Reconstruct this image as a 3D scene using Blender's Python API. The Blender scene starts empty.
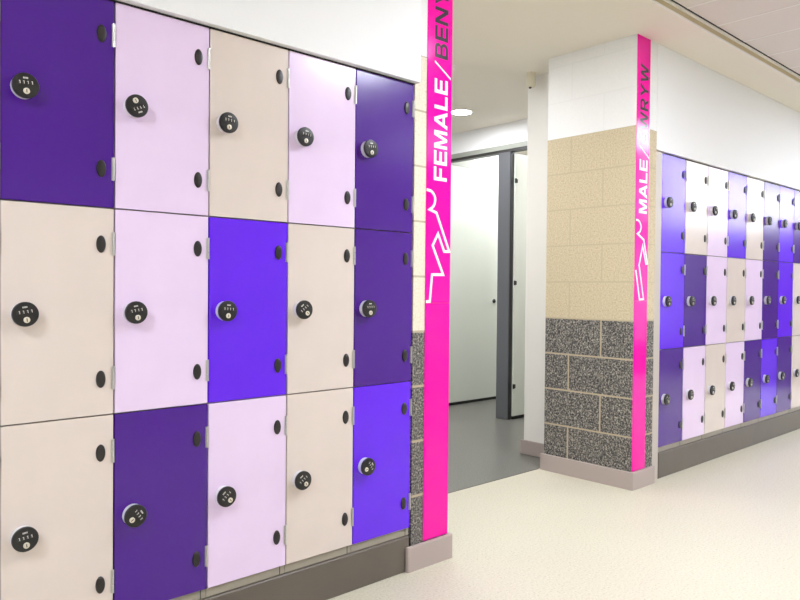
import bpy, bmesh, math, random
from mathutils import Vector, Matrix
random.seed(7)
C = bpy.context.scene.collection
PI = math.pi

# ------------------------------------------------------------------ materials
def lin(c):
    return tuple(((v / 255) / 12.92 if v / 255 <= 0.04045 else ((v / 255 + 0.055) / 1.055) ** 2.4) for v in c) + (1,)

def mat(name, col, rough=0.5, metal=0.0, spec=0.5, emit=None, estr=0.0, noise=0.0, nscale=8, coat=0.0, bump=0.0, bscale=60):
    m = bpy.data.materials.new(name); m.use_nodes = True
    nt = m.node_tree; b = nt.nodes['Principled BSDF']
    b.inputs['Base Color'].default_value = lin(col)
    b.inputs['Roughness'].default_value = rough
    b.inputs['Metallic'].default_value = metal
    b.inputs['Specular IOR Level'].default_value = spec
    b.inputs['Coat Weight'].default_value = coat
    if emit:
        b.inputs['Emission Color'].default_value = lin(emit); b.inputs['Emission Strength'].default_value = estr
    if noise or bump:
        tc = nt.nodes.new('ShaderNodeTexCoord')
    if noise:
        n = nt.nodes.new('ShaderNodeTexNoise'); n.inputs['Scale'].default_value = nscale; n.inputs['Detail'].default_value = 4
        nt.links.new(tc.outputs['Object'], n.inputs['Vector'])
        r = nt.nodes.new('ShaderNodeValToRGB')
        l = lin(col)
        r.color_ramp.elements[0].position = 0.3; r.color_ramp.elements[1].position = 0.7
        r.color_ramp.elements[0].color = tuple(v * (1 - noise) for v in l[:3]) + (1,)
        r.color_ramp.elements[1].color = tuple(min(1, v * (1 + noise)) for v in l[:3]) + (1,)
        nt.links.new(n.outputs['Fac'], r.inputs['Fac']); nt.links.new(r.outputs['Color'], b.inputs['Base Color'])
    if bump:
        n2 = nt.nodes.new('ShaderNodeTexNoise'); n2.inputs['Scale'].default_value = bscale; n2.inputs['Detail'].default_value = 3
        nt.links.new(tc.outputs['Object'], n2.inputs['Vector'])
        bp = nt.nodes.new('ShaderNodeBump'); bp.inputs['Strength'].default_value = bump; bp.inputs['Distance'].default_value = 0.004
        nt.links.new(n2.outputs['Fac'], bp.inputs['Height']); nt.links.new(bp.outputs['Normal'], b.inputs['Normal'])
    return m

def speckle(name, stops, scale, rough, bump=0.0, fine=0.5, spec=0.5):
    """granular material: colour ramp over fine noise"""
    m = bpy.data.materials.new(name); m.use_nodes = True
    nt = m.node_tree; b = nt.nodes['Principled BSDF']
    b.inputs['Roughness'].default_value = rough; b.inputs['Specular IOR Level'].default_value = spec
    tc = nt.nodes.new('ShaderNodeTexCoord')
    n = nt.nodes.new('ShaderNodeTexNoise'); n.inputs['Scale'].default_value = scale; n.inputs['Detail'].default_value = 5
    n.inputs['Roughness'].default_value = fine
    nt.links.new(tc.outputs['Object'], n.inputs['Vector'])
    r = nt.nodes.new('ShaderNodeValToRGB'); e = r.color_ramp.elements
    while len(e) < len(stops): e.new(0.5)
    for i, (p, c) in enumerate(stops):
        e[i].position = p; e[i].color = lin(c)
    nt.links.new(n.outputs['Fac'], r.inputs['Fac']); nt.links.new(r.outputs['Color'], b.inputs['Base Color'])
    if bump:
        bp = nt.nodes.new('ShaderNodeBump'); bp.inputs['Strength'].default_value = bump; bp.inputs['Distance'].default_value = 0.004
        nt.links.new(n.outputs['Fac'], bp.inputs['Height']); nt.links.new(bp.outputs['Normal'], b.inputs['Normal'])
    return m

def block(name, stops, mortar, scale, rough, ox, oz, msize=0.005, bump=0.4):
    """blockwork 450 x 225 in stretcher bond; u = y - x runs round the corners, v = z"""
    m = speckle(name, stops, scale, rough, 0.0, 0.6)
    nt = m.node_tree; b = nt.nodes['Principled BSDF']
    ramp = [n for n in nt.nodes if n.type == 'VALTORGB'][0]; noise = [n for n in nt.nodes if n.type == 'TEX_NOISE'][0]
    tc = [n for n in nt.nodes if n.type == 'TEX_COORD'][0]
    sep = nt.nodes.new('ShaderNodeSeparateXYZ'); nt.links.new(tc.outputs['Object'], sep.inputs[0])
    add = nt.nodes.new('ShaderNodeMath'); add.operation = 'SUBTRACT'; nt.links.new(sep.outputs['Y'], add.inputs[0]); nt.links.new(sep.outputs['X'], add.inputs[1])
    a2 = nt.nodes.new('ShaderNodeMath'); nt.links.new(add.outputs[0], a2.inputs[0]); a2.inputs[1].default_value = ox
    a3 = nt.nodes.new('ShaderNodeMath'); nt.links.new(sep.outputs['Z'], a3.inputs[0]); a3.inputs[1].default_value = oz
    cmb = nt.nodes.new('ShaderNodeCombineXYZ'); nt.links.new(a2.outputs[0], cmb.inputs[0]); nt.links.new(a3.outputs[0], cmb.inputs[1])
    br = nt.nodes.new('ShaderNodeTexBrick'); nt.links.new(cmb.outputs[0], br.inputs['Vector'])
    br.inputs['Scale'].default_value = 1.0; br.inputs['Brick Width'].default_value = 0.45; br.inputs['Row Height'].default_value = 0.225
    br.inputs['Mortar Size'].default_value = msize; br.inputs['Mortar Smooth'].default_value = 0.15
    br.offset = 0.5; br.offset_frequency = 2
    mx = nt.nodes.new('ShaderNodeMix'); mx.data_type = 'RGBA'
    nt.links.new(br.outputs['Fac'], mx.inputs['Factor']); nt.links.new(ramp.outputs['Color'], mx.inputs['A'])
    mx.inputs['B'].default_value = lin(mortar); nt.links.new(mx.outputs['Result'], b.inputs['Base Color'])
    sub = nt.nodes.new('ShaderNodeMath'); sub.operation = 'MULTIPLY_ADD'
    nt.links.new(noise.outputs['Fac'], sub.inputs[0]); sub.inputs[1].default_value = 0.5
    inv = nt.nodes.new('ShaderNodeMath'); inv.operation = 'SUBTRACT'; inv.inputs[0].default_value = 1.0
    nt.links.new(br.outputs['Fac'], inv.inputs[1]); nt.links.new(inv.outputs[0], sub.inputs[2])
    bp = nt.nodes.new('ShaderNodeBump'); bp.inputs['Strength'].default_value = bump; bp.inputs['Distance'].default_value = 0.003
    nt.links.new(sub.outputs[0], bp.inputs['Height']); nt.links.new(bp.outputs['Normal'], b.inputs['Normal'])
    return m

M = {}
DOOR = {'dark purple': (74, 22, 138), 'violet': (102, 30, 234), 'lilac': (234, 211, 240), 'cream': (222, 208, 198)}
for k, c in DOOR.items():
    M[k] = mat('laminate_' + k.replace(' ', '_'), c, 0.19, spec=0.5, noise=0.03, nscale=5)
M['carcass'] = mat('grey_beige_board', (150, 140, 126), 0.5)
M['base'] = mat('pale_grey_rail', (160, 152, 137), 0.4)
M['plinth'] = mat('brown_grey_laminate', (101, 93, 83), 0.42, noise=0.05, nscale=6)
M['skirting'] = mat('mauve_grey_skirting', (176, 162, 155), 0.4)
M['filler'] = mat('pale_grey_filler', (196, 186, 176), 0.4)
M['white'] = mat('white_paint', (247, 247, 246), 0.6, bump=0.05, bscale=200)
M['nib'] = mat('warm_white_nib', (243, 240, 233), 0.6)
M['plaster'] = mat('off_white_plaster', (228, 224, 216), 0.6)
M['soffit'] = mat('warm_white_soffit', (247, 239, 224), 0.7)
M['riser'] = mat('buff_ceiling_edge', (205, 188, 152), 0.7)
M['white_trim'] = mat('white_metal_trim', (250, 247, 240), 0.4)
M['black_gap'] = mat('black_gap_shade', (22, 20, 18), 0.8)  # near-black colour painting the shade inside open gaps
M['pink'] = mat('magenta_vinyl', (246, 0, 162), 0.12, spec=0.3)
M['white_vinyl'] = mat('white_vinyl', (250, 246, 248), 0.12, spec=0.3)
M['grey_vinyl'] = mat('dark_grey_vinyl', (74, 58, 72), 0.12, spec=0.3)
M['black'] = mat('black_plastic', (30, 28, 26), 0.42)
M['cap'] = mat('black_cap_plastic', (36, 32, 31), 0.38)
M['collar'] = mat('satin_silver_collar', (224, 221, 226), 0.35)
M['key'] = mat('cream_metal_key_core', (222, 214, 196), 0.3, metal=0.3)
M['slot'] = mat('dark_slot', (12, 11, 10), 0.6)
M['digit'] = mat('white_print', (215, 210, 202), 0.5)
M['steel'] = mat('brushed_steel', (205, 203, 198), 0.32, metal=0.75)
M['panel'] = mat('cubicle_laminate', (226, 230, 219), 0.35)
M['post'] = mat('grey_aluminium', (108, 110, 113), 0.38, metal=0.35)
M['post_edge'] = mat('dark_grey_edge', (40, 38, 40), 0.4)
M['rail'] = mat('pale_aluminium_rail', (160, 163, 152), 0.4)
M['channel'] = mat('grey_green_channel', (188, 191, 178), 0.5)
M['dark_rail'] = mat('dark_rail', (52, 50, 48), 0.45)
M['sensor'] = mat('ivory_plastic', (232, 224, 200), 0.4)
LAMP_L = [112, 134, 30, 19, 16, 16, 16, 16, 40, 6]
for _v in set(LAMP_L): M['lamp', _v] = mat('lamp_diffuser', (255, 255, 255), 0.5, emit=(238, 244, 255), estr=_v)
M['downlamp'] = mat('downlight_diffuser', (255, 255, 255), 0.5, emit=(246, 248, 255), estr=480)
M['tile'] = mat('ceiling_tile', (236, 228, 220), 0.75)
M['floor'] = speckle('cream_flecked_vinyl', [(0.30, (158, 148, 124)), (0.42, (201, 194, 172)), (0.60, (209, 203, 183)), (0.74, (229, 225, 210))], 110, 0.42, fine=0.7, spec=0.35)
M['dark_floor'] = mat('unseen_dark_floor', (62, 58, 62), 0.9, noise=0.2, nscale=60)  # unseen hall floor, invented dark to cut reflections in the far lockers
M['end_wall'] = mat('dark_end_wall', (70, 62, 78), 0.7)  # unseen end wall, coloured dark to keep its reflection off the lockers
M['grey_floor'] = speckle('grey_flecked_vinyl', [(0.32, (82, 81, 77)), (0.5, (117, 116, 109)), (0.7, (141, 140, 131))], 120, 0.33, fine=0.7)
DSTOP = [(0.36, (34, 33, 33)), (0.47, (88, 85, 81)), (0.57, (134, 129, 121)), (0.68, (196, 187, 174))]
BSTOP = [(0.30, (178, 160, 126)), (0.46, (200, 184, 151)), (0.66, (213, 199, 169))]
WSTOP = [(0.3, (240, 239, 236)), (0.7, (243, 242, 240))]

# ------------------------------------------------------------------ mesh helpers
def nb(): return bmesh.new()

def box(bm, x0, x1, y0, y1, z0, z1, bev=0.0, seg=2, mi=0):
    vs = [bm.verts.new(p) for p in ((x0,y0,z0),(x1,y0,z0),(x1,y1,z0),(x0,y1,z0),(x0,y0,z1),(x1,y0,z1),(x1,y1,z1),(x0,y1,z1))]
    fs = [bm.faces.new([vs[i] for i in f]) for f in ((3,2,1,0),(4,5,6,7),(0,1,5,4),(1,2,6,5),(2,3,7,6),(3,0,4,7))]
    for f in fs: f.material_index = mi
    if bev:
        es = list({e for f in fs for e in f.edges})
        r = bmesh.ops.bevel(bm, geom=es, offset=bev, segments=seg, profile=0.5, affect='EDGES')
        for f in r['faces']: f.material_index = mi
    return bm

def prism(bm, pts, z0, z1, bev=0.0, mi=0, axis='z'):
    """closed polygon extruded; axis 'z': pts=(x,y); axis 'y': pts=(x,z)"""
    mk = (lambda p, h: (p[0], p[1], h)) if axis == 'z' else (lambda p, h: (p[0], h, p[1]))
    a = [bm.verts.new(mk(p, z0)) for p in pts]; b = [bm.verts.new(mk(p, z1)) for p in pts]
    n = len(pts); fs = [bm.faces.new(a), bm.faces.new(b)]
    for i in range(n): fs.append(bm.faces.new((a[i], a[(i+1) % n], b[(i+1) % n], b[i])))
    for f in fs: f.material_index = mi
    bmesh.ops.recalc_face_normals(bm, faces=fs)
    if bev:
        es = [e for e in fs[1].edges]
        bmesh.ops.bevel(bm, geom=es, offset=bev, segments=2, profile=0.5, affect='EDGES')
    return bm

def lathe_y(bm, prof, n=32, sx=1.0, sz=1.0, c=(0, 0), mi=0):
    """revolve (radius, y) profile about a y axis through x,z = c; first and last radius may be 0"""
    rings = []
    for r, y in prof:
        if r == 0: rings.append([bm.verts.new((c[0], y, c[1]))])
        else: rings.append([bm.verts.new((c[0] + r*sx*math.cos(2*PI*i/n), y, c[1] + r*sz*math.sin(2*PI*i/n))) for i in range(n)])
    fs = []
    for A, B in zip(rings, rings[1:]):
        for i in range(n):
            j = (i+1) % n
            if len(A) == 1: fs.append(bm.faces.new((A[0], B[i], B[j])))
            elif len(B) == 1: fs.append(bm.faces.new((A[i], B[0], A[j])))
            else: fs.append(bm.faces.new((A[i], B[i], B[j], A[j])))
    for f in fs: f.material_index = mi; f.smooth = True
    bmesh.ops.recalc_face_normals(bm, faces=fs)
    return bm

def lathe_z(bm, prof, n=32, c=(0, 0), mi=0):
    rings = []
    for r, z in prof:
        if r == 0: rings.append([bm.verts.new((c[0], c[1], z))])
        else: rings.append([bm.verts.new((c[0] + r*math.cos(2*PI*i/n), c[1] + r*math.sin(2*PI*i/n), z)) for i in range(n)])
    fs = []
    for A, B in zip(rings, rings[1:]):
        for i in range(n):
            j = (i+1) % n
            if len(A) == 1: fs.append(bm.faces.new((A[0], B[i], B[j])))
            elif len(B) == 1: fs.append(bm.faces.new((A[i], B[0], A[j])))
            else: fs.append(bm.faces.new((A[i], B[i], B[j], A[j])))
    for f in fs: f.material_index = mi; f.smooth = True
    bmesh.ops.recalc_face_normals(bm, faces=fs)
    return bm

def obj(name, bm, mats, parent=None, loc=(0, 0, 0), sharp=True):
    me = bpy.data.meshes.new(name)
    bm.normal_update()
    if sharp:
        for e in bm.edges:
            if len(e.link_faces) == 2 and e.calc_face_angle(0) > math.radians(35): e.smooth = False
    bm.to_mesh(me); bm.free()
    for m in (mats if isinstance(mats, (list, tuple)) else [mats]): me.materials.append(m)
    o = bpy.data.objects.new(name, me); C.objects.link(o); o.location = loc
    if parent: o.parent = parent
    return o

def struct(name, bm, mats, **k):
    o = obj(name, bm, mats, **k); o['kind'] = 'structure'; return o

def tag(o, label, cat, group=None):
    o['label'] = label; o['category'] = cat
    if group: o['group'] = group
    return o

def thing(name, label, cat, loc=(0, 0, 0), group=None):
    o = bpy.data.objects.new(name, None); C.objects.link(o); o.location = loc; o.empty_display_size = 0.1
    return tag(o, label, cat, group)

# ------------------------------------------------------------------ key dimensions
XL, WL = 0.4871, 0.2994            # near bank: left end of the first column, column pitch
XR, WR = 4.0954, 0.3177            # far bank
YR = 0.031                          # far bank face
ZB = 0.175                          # underside of the doors
DH = 0.60
CEIL = 2.62
PX = 3.754                          # return face of the far pillar
PIER0, PIER1 = 1.991, 2.204
BACK = 0.64
XMIN, XMAX, YMIN = -3.6, 17.6, -6.2

# ------------------------------------------------------------------ room shell
struct('floor', box(nb(), XMIN, 9.0, YMIN, 0.655, -0.1, 0.0), M['floor'])
struct('floor_hall_end', box(nb(), 9.0, XMAX, YMIN, 0.655, -0.1, 0.0), M['dark_floor'])
struct('floor_washroom', box(nb(), 1.9, 8.2, 0.655, 4.4, -0.1, 0.0), M['grey_floor'])

struct('ceiling_soffit', box(nb(), XMIN, XMAX, -0.272, 4.4, CEIL, 2.80), M['soffit'])
struct('trim_1', box(nb(), XMIN, XMAX, -0.278, -0.272, CEIL - 0.002, CEIL + 0.006), M['white_trim'])
struct('trim_2', box(nb(), XMIN, XMAX, -0.276, -0.272, CEIL + 0.006, 2.652), M['riser'])
struct('trim_3', box(nb(), XMIN, XMAX, -0.294, -0.272, 2.652, 2.660), M['white_trim'])
struct('gap_shade_4', box(nb(), XMIN, XMAX, -0.303, -0.272, 2.668, 2.675), M['black_gap'])  # dark strip standing in for shade between ceiling edge and tiles
bm = nb()                            # ceiling tiles with shallow joints
tx = 3.70 - 20 * 0.37
while tx < XMAX:
    box(bm, max(tx + 0.0055, XMIN), min(tx + 0.3645, XMAX), YMIN, -0.303, 2.660, 2.672, 0.001, 1)
    box(bm, max(tx - 0.0055, XMIN), min(tx + 0.0055, XMAX), YMIN, -0.303, 2.6592, 2.672, mi=1)
    tx += 0.37
box(bm, XMIN, XMAX, YMIN, -0.305, 2.6725, 2.80)
struct('ceiling', bm, [M['tile'], M['white_trim']])

struct('wall_opposite', box(nb(), XMIN, XMAX, YMIN - 0.15, YMIN, 0, 2.8), M['white'])
struct('wall_end_near', box(nb(), XMIN - 0.15, XMIN, YMIN - 0.15, 4.4, 0, 2.8), M['white'])
struct('wall_end_far', box(nb(), XMAX, XMAX + 0.15, YMIN - 0.15, 4.4, 0, 2.8), M['end_wall'])

# white panel above the near bank and the wall behind the lockers
struct('wall_left_upper', box(nb(), XMIN, 1.997, -0.024, 0.50, ZB + 1.8 + 0.005, CEIL), M['white'])
struct('wall_left', box(nb(), XMIN, PIER0 - 0.001, 0.50, 0.64, 0, CEIL), M['white'])
struct('wall_left_infill', box(nb(), XMIN, XL - WL - 0.02, -0.005, 0.50, 0, ZB + 1.8 + 0.006), M['white'])
struct('wall_right_upper', box(nb(), 3.992, XMAX, YR - 0.020, 0.50, ZB + 1.8 + 0.014 + 0.005, CEIL), M['white'])
struct('gap_shade_7', box(nb(), XL - WL - 0.02, 1.990, 0.002, 0.498, ZB + 1.8002, ZB + 1.8048), M['black_gap'])  # dark filler painting the shade of the gap above the near lockers
struct('gap_shade_8', box(nb(), XR - 0.003, XR + 9 * WR + 0.02, YR + 0.002, 0.498, ZB + 1.8142, ZB + 1.8188), M['black_gap'])  # the same painted gap shade above the far lockers
struct('wall_right', box(nb(), 4.001, XMAX, 0.50, 0.974, 0, CEIL), M['plaster'])
struct('wall_right_infill', box(nb(), XR + 9 * WR + 0.02, XMAX, YR - 0.02, 0.50, 0, ZB + 1.8 + 0.014 + 0.006), M['white'])

BSTOP_GLARE = [(0.30, (214, 200, 170)), (0.46, (229, 218, 194)), (0.66, (236, 227, 206))]  # buff stops lightened for the near pier: glare put into the colour
def pier(name, x0, x1, y0, y1, ox, oz, bst=BSTOP):
    """blockwork: dark fair-faced course, buff courses, painted courses"""
    bm = nb()
    z = [0.0, 0.975, 2.1, CEIL]
    for i in range(3): box(bm, x0, x1, y0, y1, z[i], z[i+1], mi=i)
    ms = [block(name + '_dark_block', DSTOP, (182, 166, 140), 115, 0.75, ox, oz, 0.0055),
          block(name + '_buff_block', bst, (190, 176, 146), 110, 0.7, ox, oz, 0.0045, 0.2),
          block(name + '_painted_block', WSTOP, (238, 237, 234), 60, 0.5, ox, oz, 0.004, 0.35)]
    return struct(name, bm, ms)
# vertical joints: rows from z=0.075; joint at y=0.449 in the first row, 0.199 in the second
pier('wall_pier', PIER0, PIER1, 0.0, BACK, 2.12, -0.075 + 0.45, BSTOP_GLARE)
pier('wall_pillar', PX, 3.992, 0.013, BACK - 0.015, PX - 0.449 + 0.225, -0.075 + 0.45)

# washroom beyond the opening
struct('wall_washroom_left', box(nb(), 1.9, 2.0, BACK, 4.4, 0, CEIL), M['white'])
struct('wall_washroom_back', box(nb(), 1.9, 8.2, 4.3, 4.4, 0, CEIL), M['white'])
struct('wall_washroom_right', box(nb(), 8.1, 8.2, 0.974, 4.4, 0, CEIL), M['plaster'])
struct('wall_cubicle_header', box(nb(), 4.932, 5.0, 0.974, 4.3, 2.430, CEIL), M['white'])

# skirtings
bm = nb()
box(bm, XL - WL - 0.02, 1.978, -0.003, 0.018, 0.0, 0.1435, 0.005, 3)
struct('baseboard_left', bm, M['plinth'])
bm = nb()
box(bm, XR + 0.001, XR + 9 * WR + 0.02, YR - 0.006, YR + 0.014, 0.0, 0.1575, 0.005, 3)
struct('baseboard_right', bm, M['plinth'])
def ell(bm, pts, h, bev):
    return prism(bm, pts, 0.0, h, bev)
# near pier: rounded left end, returns round the corner
pts = [(1.957, -0.0035), (1.957, -0.012), (1.9595, -0.0175), (1.965, -0.020), (2.216, -0.020), (2.222, -0.014), (2.222, BACK + 0.01), (2.2045, BACK + 0.01), (2.2045, -0.0035)]
struct('baseboard_pier', ell(nb(), pts, 0.103, 0.005), M['skirting'])
pts = [(3.9915, -0.006), (3.9915, 0.0125), (3.7535, 0.0125), (3.7535, BACK), (3.735, BACK), (3.735, -0.001), (3.739, -0.006)]
struct('baseboard_pillar', ell(nb(), pts, 0.103, 0.004), M['skirting'])
struct('baseboard_washroom', box(nb(), 3.984, 4.0005, BACK + 0.003, 0.994, 0.002, 0.1, 0.003), M['skirting'])
# plastered nib behind the pillar
struct('wall_nib', box(nb(), 4.0005, 4.02, BACK - 0.014, 0.975, 0.0, CEIL), M['nib'])
struct('added_white_panel', box(nb(), 5.0005, 8.1, 2.722, 2.742, 2.4555, CEIL), M['white'])  # white panel added in place of a brightly lit ceiling over the cubicle
# pale filler strip between pillar and far bank
struct('trim_5', box(nb(), 3.993, XR - 0.003, 0.027, 0.30, 0.0, ZB + 1.8 + 0.014, 0.002), M['filler'])
# vinyl joint at the threshold
struct('trim_6', box(nb(), PIER1 + 0.02, PX - 0.02, 0.651, 0.659, 0.0, 0.0015), M['plinth'])

# ------------------------------------------------------------------ lockers
def me_of(name, bm, mats):
    o = obj(name, bm, mats); me = o.data; bpy.data.objects.remove(o); return me

def carcass_bm(w, foot):
    bm = nb(); t = 0.016; d0, d1 = 0.0165, 0.46
    z0 = 0.0
    box(bm, 0.0005, t, d0, d1, z0, DH - 0.0005)
    box(bm, w - t, w - 0.0005, d0, d1, z0, DH - 0.0005)
    box(bm, t, w - t, d0, d1, z0, 0.016)
    box(bm, t, w - t, d0, d1, DH - 0.016, DH - 0.0005)
    box(bm, t, w - t, d1 - 0.006, d1, 0.016, DH - 0.016)
    return bm
def door_bm(w):
    return box(nb(), 0.0028, w - 0.0022, 0.0, 0.013, 0.002, DH - 0.002, 0.0008, 1)
def hinge_bm(w):
    bm = nb(); x = w - 0.0035
    for a, b in ((-0.034, -0.0125), (-0.0115, 0.0115), (0.0125, 0.034)):
        lathe_z(bm, [(0, a), (0.0036, a), (0.0036, b), (0, b)], 12, (x, -0.0035))
    box(bm, x - 0.0055, x - 0.002, -0.0016, 0.0, -0.033, 0.033)
    return bm
def cap_bm():
    return lathe_y(nb(), [(0, -0.0062), (0.6, -0.006), (0.88, -0.0048), (1.0, -0.002), (1.0, 0.0)], 28, 0.0135, 0.025)
def collar_bm():
    return lathe_y(nb(), [(0.0342, 0.0), (0.0342, -0.0165), (0.0332, -0.0175), (0, -0.0175)], 36)
def head_bm():
    bm = lathe_y(nb(), [(0.031, -0.0176), (0.0355, -0.0182), (0.0362, -0.0195), (0.0362, -0.0262), (0.0348, -0.0288), (0.0318, -0.0295), (0, -0.0295)], 36)
    # raised window frame round the number dials
    box(bm, -0.0245, 0.0245, -0.0305, -0.0294, 0.0005, 0.0145, 0.0007, 1)
    return bm
def dial_bm():
    bm = nb()
    n = 12; r = 0.0062                                   # small wheel showing its rim, axis along x
    A, B = [], []
    for i in range(n):
        a = 2*PI*i/n
        A.append(bm.verts.new((-0.0042, -0.0275 + r*math.cos(a)*0.9, r*math.sin(a)))); B.append(bm.verts.new((0.0042, -0.0275 + r*math.cos(a)*0.9, r*math.sin(a))))
    fs = [bm.faces.new(A), bm.faces.new(B)] + [bm.faces.new((A[i], A[(i+1) % n], B[(i+1) % n], B[i])) for i in range(n)]
    bmesh.ops.recalc_face_normals(bm, faces=fs)
    box(bm, -0.0009, 0.0009, -0.0336, -0.0328, -0.0042, 0.0042, mi=1)      # the figure 1
    box(bm, -0.0024, -0.0008, -0.0336, -0.0328, 0.0024, 0.0042, mi=1)
    return bm
def key_bm():
    bm = lathe_y(nb(), [(0.0088, -0.0294), (0.0088, -0.0318), (0.0076, -0.0326), (0, -0.0326)], 24)
    box(bm, -0.0011, 0.0011, -0.0331, -0.0325, -0.0048, 0.0048, mi=1)
    return bm
def badge_bm():
    bm = nb()
    for x in (-0.0052, -0.0017, 0.0018, 0.0053):
        box(bm, x - 0.0012, x + 0.0012, -0.0304, -0.0294, 0.0185, 0.0232)
    return bm

def locker_set(w, prefix):
    r = {}
    for foot in (0, 1): r['carcass', foot] = me_of('cabinet_body', carcass_bm(w, foot), M['carcass'])
    for k in DOOR: r['door', k] = me_of('door', door_bm(w), M[k])
    bm = nb(); box(bm, 0.0008, w - 0.0008, 0.0085, 0.46, -0.0305, -0.0005, 0.001, 1); box(bm, w - 0.021, w - 0.018, 0.0080, 0.0086, -0.0295, -0.0015, mi=1)
    r['rail'] = me_of('base_rail', bm, [M['base'], M['slot']])
    r['hinge'] = me_of('hinge', hinge_bm(w), M['steel'])
    return r
SETS = {WL: locker_set(WL, 'near'), WR: locker_set(WR, 'far')}
ME = dict(cap=me_of('hinge_cap', cap_bm(), M['cap']), collar=me_of('lock_collar', collar_bm(), M['collar']), head=me_of('lock_head', head_bm(), M['black']),
          dial=me_of('number_dial', dial_bm(), [M['black'], M['digit']]), key=me_of('key_cylinder', key_bm(), [M['key'], M['slot']]), badge=me_of('badge', badge_bm(), M['digit']))

def put(name, me, parent, loc=(0, 0, 0), rot=(0, 0, 0)):
    o = bpy.data.objects.new(name, me); C.objects.link(o); o.parent = parent; o.location = loc; o.rotation_euler = rot
    return o

LOCKZ = [0.304, 0.297, 0.2935]
CAPZ = [(0.112, 0.498), (0.105, 0.495), (0.107, 0.491)]
def locker(x, y, z, w, color, angle, label, group, row, lockx):
    foot = row == 2
    S = SETS[w]
    t = thing('locker', label, 'locker', (x, y, z), group)
    put('cabinet_body', S['carcass', foot], t)
    if foot:
        b = put('base_rail', S['rail'], t); b['label'] = 'pale grey rail under the door'
    d = put('door', S['door', color], t); d['label'] = color + ' door'
    for dz in CAPZ[row]:
        put('hinge_cap', ME['cap'], d, (w - 0.0385, 0, dz))
        put('hinge', S['hinge'], t, (0, 0, dz + 0.002))
    k = put('combination_lock', ME['head'], t, (lockx, 0, LOCKZ[row]), (0, -angle, 0))
    k.scale = (0.92, 0.95, 0.92)
    c = put('lock_collar', ME['collar'], k); c['label'] = 'silver collar'
    for i in range(4): put('number_dial', ME['dial'], k, (-0.0165 + 0.011 * i, 0, 0.0075))
    put('key_cylinder', ME['key'], k, (0, 0, -0.0165))
    put('badge', ME['badge'], k)
    return t

ROWS = ['top', 'middle', 'bottom']
ORD = ['first', 'second', 'third', 'fourth', 'fifth', 'sixth', 'seventh', 'eighth', 'ninth']
D, V, I, K = 'dark purple', 'violet', 'lilac', 'cream'
NEAR = [(K, I, D), (D, K, K), (I, I, D), (K, V, I), (I, K, K), (D, D, V)]
NANG = [(0, 6, -5), (4, 8, 6), (205, 10, -58), (-4, -4, 40), (-6, 38, 34), (4, 2, -62)]
FAR = [(V, V, D), (K, D, I), (I, I, K), (V, K, I), (K, I, D), (D, D, V), (V, V, D), (D, K, K), (I, D, V)]
where = ['sixth', 'fifth', 'fourth', 'third', 'second', 'first']
for c, cols in enumerate(NEAR):
    for r, col in enumerate(cols):
        lab = f'{col} near locker, {ROWS[r]} row, {where[c]} column from FEMALE strip'
        locker(XL + WL*(c-1), 0.0, ZB + DH*(2-r), WL, col, math.radians(NANG[c][r]), lab, 'lockers of the near bank', r, 0.056)
for c, cols in enumerate(FAR):
    for r, col in enumerate(cols):
        lab = f'{col} far locker, {ROWS[r]} row, {ORD[c]} column from MALE pillar'
        locker(XR + WR*c, YR, ZB + 0.014 + DH*(2-r), WR, col, math.radians(random.choice([0, 3, -6, 30, -40, 8])), lab, 'lockers of the far bank', r, 0.066)

# ------------------------------------------------------------------ pink wayfinding strips
def bow(cx, cy, rx, ry, a0, a1, n=10):
    return [(cx + rx*math.cos(math.radians(a0 + (a1-a0)*i/n)), cy + ry*math.sin(math.radians(a0 + (a1-a0)*i/n))) for i in range(n+1)]
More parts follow.
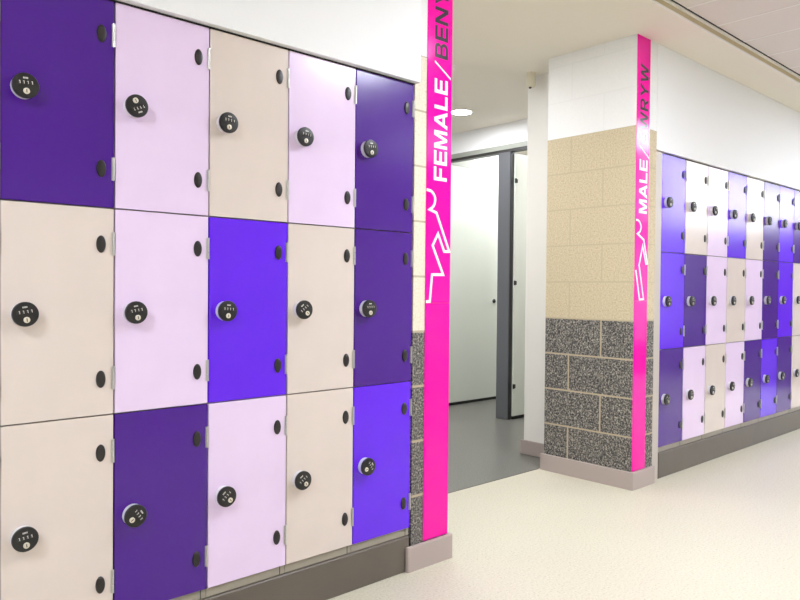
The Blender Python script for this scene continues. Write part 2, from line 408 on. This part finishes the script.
# heavy extended capitals, cap height 1: (advance width, outlines)
GLYPH = {
 'F': (.78, [[(0,0),(.2,0),(.2,.4),(.7,.4),(.7,.58),(.2,.58),(.2,.82),(.78,.82),(.78,1),(0,1)]]),
 'E': (.80, [[(0,0),(.8,0),(.8,.18),(.2,.18),(.2,.41),(.74,.41),(.74,.59),(.2,.59),(.2,.82),(.79,.82),(.79,1),(0,1)]]),
 'M': (1.0, [[(0,0),(.18,0),(.18,.70),(.42,0),(.58,0),(.82,.70),(.82,0),(1,0),(1,1),(.73,1),(.5,.29),(.27,1),(0,1)]]),
 'A': (.98, [[(0,0),(.21,0),(.28,.2),(.70,.2),(.77,0),(.98,0),(.60,1),(.38,1)], [(.345,.37),(.49,.76),(.635,.37)]]),
 'L': (.76, [[(0,0),(.76,0),(.76,.18),(.2,.18),(.2,1),(0,1)]]),
 'N': (.90, [[(0,0),(.19,0),(.19,.69),(.68,0),(.9,0),(.9,1),(.71,1),(.71,.31),(.22,1),(0,1)]]),
 'Y': (.96, [[(.38,0),(.58,0),(.58,.4),(.96,1),(.72,1),(.48,.59),(.24,1),(0,1),(.38,.4)]]),
 'W': (1.32, [[(.26,0),(.47,0),(.66,.66),(.85,0),(1.06,0),(1.32,1),(1.12,1),(.95,.30),(.76,1),(.56,1),(.37,.30),(.20,1),(0,1)]]),
 'B': (.86, [[(0,0)] + bow(.58,.28,.28,.28,-90,75) + bow(.56,.76,.25,.24,-60,90) + [(0,1)], [(.2,.17),(.2,.42)] + bow(.56,.295,.11,.125,90,-90), [(.2,.59),(.2,.83)] + bow(.54,.71,.10,.12,90,-90)]),
 'R': (.88, [[(0,0),(.2,0),(.2,.37),(.42,.37),(.64,0),(.88,0),(.62,.40)] + bow(.56,.69,.29,.31,-65,90) + [(0,1)], [(.2,.54),(.2,.83)] + bow(.54,.685,.12,.145,90,-90)]),
 'G': (.94, [[(.94,.56),(.52,.56),(.52,.39),(.74,.39),(.74,.24)] + bow(.50,.5,.30,.325,-50,-310,22) + bow(.50,.5,.50,.51,55,330,24) + [(.94,.25)]]),
 '/': (.86, [[(0,-.24),(.11,-.24),(.86,1),(.75,1)]]),
}
def text_mesh(body, gap=0.12):
    cu = bpy.data.curves.new('t', 'CURVE'); cu.dimensions = '2D'; cu.fill_mode = 'BOTH'; cu.extrude = 0.006
    x = 0.0
    for ch in body:
        wd, loops = GLYPH[ch]
        for lp in loops:
            sp = cu.splines.new('POLY'); sp.points.add(len(lp) - 1); sp.use_cyclic_u = True
            for p, q in zip(sp.points, lp): p.co = (x + q[0], q[1], 0, 1)
        x += wd + gap
    o = bpy.data.objects.new('t', cu); C.objects.link(o)
    bpy.context.view_layer.update()
    me = bpy.data.meshes.new_from_object(o.evaluated_get(bpy.context.evaluated_depsgraph_get()))
    bpy.data.objects.remove(o)
    return me, x - gap

def lettering(body, x_top, x_base, z0, z1, y, m, parent, px, py):
    """letters turned to read upwards: cap height runs from x_base (foot) to x_top (head), text runs z0 to z1"""
    me, ln = text_mesh(body)
    for v in me.vertices:
        v.co = Vector((x_base + (x_top - x_base) * v.co.y - px, y - v.co.z * 0.06 - py, z0 + (z1 - z0) * v.co.x / ln))
    me.materials.clear(); me.materials.append(m)
    o = bpy.data.objects.new('lettering', me); C.objects.link(o); o.parent = parent
    return o

def ribbon(pts, hw, y, th=0.0008):
    """flat mitred line along (x, z) points"""
    bm = nb(); P = [Vector(p) for p in pts]; L, R = [], []
    for i, p in enumerate(P):
        d0 = (p - P[i-1]).normalized() if i else None
        d1 = (P[i+1] - p).normalized() if i < len(P)-1 else None
        d0 = d0 or d1; d1 = d1 or d0
        n0, n1 = Vector((-d0.y, d0.x)), Vector((-d1.y, d1.x))
        m = (n0 + n1)
        m = m.normalized() if m.length > 1e-4 else n0
        k = hw / max(m.dot(n0), 0.35)
        L.append(p + m*k); R.append(p - m*k)
    f = lambda q, yy: bm.verts.new((q.x, yy, q.y))
    Lf, Rf = [f(q, y - th) for q in L], [f(q, y - th) for q in R]; Lb, Rb = [f(q, y) for q in L], [f(q, y) for q in R]
    for i in range(len(P)-1):
        bm.faces.new((Lf[i], Lf[i+1], Rf[i+1], Rf[i])); bm.faces.new((Lf[i], Lb[i], Lb[i+1], Lf[i+1])); bm.faces.new((Rf[i], Rf[i+1], Rb[i+1], Rb[i]))
    bm.faces.new((Lf[0], Rf[0], Rb[0], Lb[0])); bm.faces.new((Lf[-1], Lb[-1], Rb[-1], Rf[-1]))
    bmesh.ops.recalc_face_normals(bm, faces=bm.faces[:])
    return bm

def arc(pts, n=6):
    """smooth curve through points (Catmull-Rom)"""
    P = [Vector(p) for p in pts]; P = [2*P[0]-P[1]] + P + [2*P[-1]-P[-2]]; out = []
    for i in range(1, len(P)-2):
        for k in range(n):
            t = k/n
            out.append(0.5*((2*P[i]) + (P[i+1]-P[i-1])*t + (2*P[i-1]-5*P[i]+4*P[i+1]-P[i+2])*t*t + (3*P[i]-P[i-1]-3*P[i+1]+P[i+2])*t**3))
    out.append(P[-2]); return [tuple(p) for p in out]

S = 0.175
def strip(label, x0, x1, yf, z0, zj, z1, white, grey, head, body, x_top, x_base):
    t = thing('wayfinding_strip', label, 'sign', ((x0+x1)/2, yf, z0), 'pink washroom signs')
    px, py, pz = t.location
    th = 0.003
    lo = obj('lower_sheet', box(nb(), x0-px, x1-px, -th, 0, 0, zj-0.0008-pz, 0.0004, 1), M['pink'], t)
    up = obj('upper_sheet', box(nb(), x0-px, x1-px, -th, 0, zj-pz, z1-pz, 0.0004, 1), M['pink'], t)
    yy = -th - 0.0002
    for (txt, a, b), m, nm in ((white, M['white_vinyl'], 'white lettering'), (grey, M['grey_vinyl'], 'dark grey lettering')):
        o = lettering(txt, x_top, x_base, a + S, b + S, yf + yy - 0.0004, m, t, px, py); o.location.z = -pz; o['label'] = nm
    pts = arc([(p[0]-px, p[1]+S-pz) for p in head]) + [(p[0]-px, p[1]+S-pz) for p in body]
    f = obj('figure_outline', ribbon(pts, 0.0058, yy), M['white_vinyl'], t); f['label'] = 'white outline of a figure'
    return t
strip('pink wall strip reading FEMALE/BENYW on the block pier beside the near lockers', 2.057, 2.2035, 0.0, 0.1035, 1.091, CEIL - 0.0005,
      ('FEMALE/', 1.427, 1.922), ('BENYW', 1.937, 2.335),
      [(2.0575, 1.383), (2.085, 1.379), (2.104, 1.362), (2.108, 1.342), (2.098, 1.318), (2.077, 1.303)],
      [(2.117, 1.292), (2.196, 1.134), (2.165, 1.133), (2.127, 1.206), (2.096, 1.155), (2.160, 1.035), (2.094, 1.034), (2.082, 0.922), (2.0595, 0.922)], 2.099, 2.176)
strip('pink wall strip reading MALE/GWRYW on the free-standing block pillar', PX + 0.0005, 3.902, 0.013, 0.1035, 1.091, CEIL - 0.0005,
      ('MALE/', 1.425, 1.815), ('GWRYW', 1.826, 2.286),
      [(3.763, 1.383), (3.790, 1.380), (3.812, 1.362), (3.819, 1.343), (3.806, 1.318), (3.780, 1.304)],
      [(3.852, 1.272), (3.897, 1.135), (3.880, 1.133), (3.840, 1.236), (3.802, 1.124), (3.858, 0.926), (3.812, 0.924), (3.766, 1.094)], 3.792, 3.881)

# ------------------------------------------------------------------ cubicles in the washroom
def rel(bm, o): 
    bmesh.ops.translate(bm, verts=bm.verts[:], vec=-Vector(o.location)); return bm
t = thing('cubicle_post', 'tall dark grey post at the corner of the open cubicle', 'post', (4.965, 1.935, 0))
obj('post_body', rel(box(nb(), 4.930, 4.999, 1.872, 2.005, 0.0, 2.362, 0.003), t), M['post'], t)
obj('edge_strip', rel(box(nb(), 4.938, 4.968, 1.866, 1.8715, 0.0, 2.362), t), M['post_edge'], t)

t = thing('cubicle_door', 'pale green-white cubicle door standing open beside the white nib wall', 'door', (5.0, 1.885, 0))
obj('door_panel', rel(box(nb(), 4.976, 5.75, 1.850, 1.8655, 0.03, 2.350, 0.002), t), M['panel'], t)
obj('shade_strip', rel(box(nb(), 4.978, 5.75, 1.852, 1.864, 0.002, 0.0295), t), M['slot'], t)  # dark strip standing in for the shade under the door
for z in (0.295, 1.21, 2.108):
    bm = nb(); lathe_z(bm, [(0, z-0.02), (0.009, z-0.02), (0.009, z+0.02), (0, z+0.02)], 14, (4.974, 1.841)); box(bm, 4.974, 5.005, 1.844, 1.850, z-0.016, z+0.016)
    obj('hinge', rel(bm, t), M['black'], t)

t = thing('cubicle_partition', 'white cubicle side partition seen through the open cubicle', 'partition', (5.4, 2.73, 0))
obj('partition_panel', rel(box(nb(), 5.0005, 6.60, 2.720, 2.740, 0.028, 2.366, 0.002), t), M['panel'], t)
obj('top_channel', rel(box(nb(), 5.0005, 6.60, 2.716, 2.744, 2.3665, 2.455, 0.002), t), M['channel'], t)
obj('shade_strip', rel(box(nb(), 5.0005, 6.60, 2.722, 2.738, 0.002, 0.0275), t), M['slot'], t)  # black strip painting the shadow gap under the partition
bm = nb(); lathe_y(bm, [(0, 2.704), (0.016, 2.704), (0.018, 2.712), (0.018, 2.72)], 20, 1, 1.2, (5.735, 1.03))
obj('latch_knob', rel(bm, t), M['black'], t)

t = thing('cubicle_head_rail', 'pale metal rail with dark underside running above the cubicle post', 'rail', (4.95, 2.4, 2.36))
obj('rail_face', rel(box(nb(), 4.928, 4.985, 0.976, 4.298, 2.387, 2.429, 0.001), t), M['rail'], t)
obj('lower_channel', rel(box(nb(), 4.933, 4.999, 0.976, 4.298, 2.3625, 2.3868), t), M['dark_rail'], t)

# ceiling fittings
t = thing('ceiling_motion_sensor', 'small ivory cylinder hanging from the ceiling beside the block pillar', 'sensor', (3.915, 0.885, CEIL))
bm = lathe_z(nb(), [(0, 0), (0.030, 0), (0.030, -0.028), (0.0325, -0.030), (0.0325, -0.062), (0.030, -0.092), (0.026, -0.097), (0, -0.097)], 28)
obj('housing', bm, M['sensor'], t)
obj('lens', lathe_z(nb(), [(0.010, -0.0972), (0.010, -0.103), (0.006, -0.107), (0, -0.108)], 16, (-0.008, 0)), M['dark_rail'], t)

t = thing('ceiling_detector', 'tiny white ceiling fitting just clear of the FEMALE strip', 'detector', (3.432, 1.156, CEIL))
obj('detector_base', lathe_z(nb(), [(0, 0), (0.024, 0), (0.024, -0.008), (0.019, -0.011), (0, -0.011)], 24), M['white_trim'], t)
obj('detector_nose', lathe_z(nb(), [(0.011, -0.0112), (0.011, -0.022), (0.006, -0.026), (0, -0.026)], 16), M['white_trim'], t)

def downlight(x, y, label, r=0.098):
    t = thing('downlight', label, 'light', (x, y, CEIL), 'washroom downlights')
    obj('trim_ring', lathe_z(nb(), [(r, 0), (r, -0.004), (r-0.004, -0.006), (r-0.014, -0.005), (r-0.016, 0)], 36), M['white_trim'], t)
    obj('lamp_diffuser', lathe_z(nb(), [(r-0.0165, -0.001), (0.05, -0.003), (0, -0.004)], 36), M['downlamp'], t)
downlight(4.365, 1.94, 'round lit downlight in the washroom ceiling beside the FEMALE strip')
downlight(5.75, 2.30, 'round downlight over the open cubicle, hidden by its header')  # this and the following downlights are unseen, added to brighten the washroom
downlight(3.0, 2.6, 'unseen round downlight in the washroom ceiling behind the near pier')
downlight(2.9, 1.2, 'added unseen downlight just inside the washroom behind the near pier')  # added out of sight to lift the light on the nib wall
downlight(5.75, 1.40, 'round downlight over the nearer cubicle, hidden by its header')

def troffer(x, y, lx, ly, L, label):
    t = thing('ceiling_light', label, 'light', (x, y, 2.66), 'flat ceiling lights of the hall')
    bm = nb(); w = 0.02; a, b = lx/2, ly/2
    box(bm, -a, a, -b, -b+w, -0.008, -0.0005); box(bm, -a, a, b-w, b, -0.008, -0.0005); box(bm, -a, -a+w, -b+w, b-w, -0.008, -0.0005); box(bm, a-w, a, -b+w, b-w, -0.008, -0.0005)
    obj('frame', bm, M['white_trim'], t)
    obj('lamp_diffuser', box(nb(), -a+w, a-w, -b+w, b-w, -0.005, -0.0005), M['lamp', L], t)
LIGHTS = [(-1.0, -1.4, .6, .6), (2.9, -1.4, .6, .6), (6.5, -1.45, 1.4, 0.6), (11.65, -1.9, 8.2, .4), (12.05, -2.3, 7.5, .4), (13.45, -3.0, 7.7, .8), (14.3, -3.9, 6.0, .8), (15.2, -4.8, 4.4, .8),  # long far rows are unseen, stepped to shape glare on the far lockers
          (-1.6, -3.6, 1.2, .6), (5.3, -3.2, 1.2, 1.2)]  # unseen lamps added for fill and for haze on the near doors
for (x, y, lx, ly), L in zip(LIGHTS, LAMP_L):
    troffer(x, y, lx, ly, L, 'unseen flat lit ceiling panel of the hall above the lockers')

# ------------------------------------------------------------------ world, camera, view
w = bpy.data.worlds.new('world'); bpy.context.scene.world = w; w.use_nodes = True
w.node_tree.nodes['Background'].inputs[0].default_value = (1, 0.97, 0.93, 1); w.node_tree.nodes['Background'].inputs[1].default_value = 0.3

yaw, pitch, roll, f = 0.7417, -0.0158, 0.0090, 710.64
fw = Vector((math.sin(yaw)*math.cos(pitch), math.cos(yaw)*math.cos(pitch), math.sin(pitch)))
r0 = Vector((math.cos(yaw), -math.sin(yaw), 0)); u0 = r0.cross(fw)
r1 = math.cos(roll)*r0 + math.sin(roll)*u0; u1 = -math.sin(roll)*r0 + math.cos(roll)*u0
cam = bpy.data.cameras.new('camera'); co = bpy.data.objects.new('camera', cam); C.objects.link(co)
R = Matrix((r1, u1, -fw)).transposed()
co.matrix_world = Matrix.Translation((0, -2.0933, 0.974 + S)) @ R.to_4x4()
cam.sensor_width = 36; cam.lens = 36 * f / 800; cam.clip_start = 0.05
sc = bpy.context.scene; sc.camera = co
sc.view_settings.view_transform = 'Standard'; sc.view_settings.look = 'None'; sc.view_settings.gamma = 1; sc.view_settings.use_curve_mapping = False
sc.view_settings.exposure = -0.81
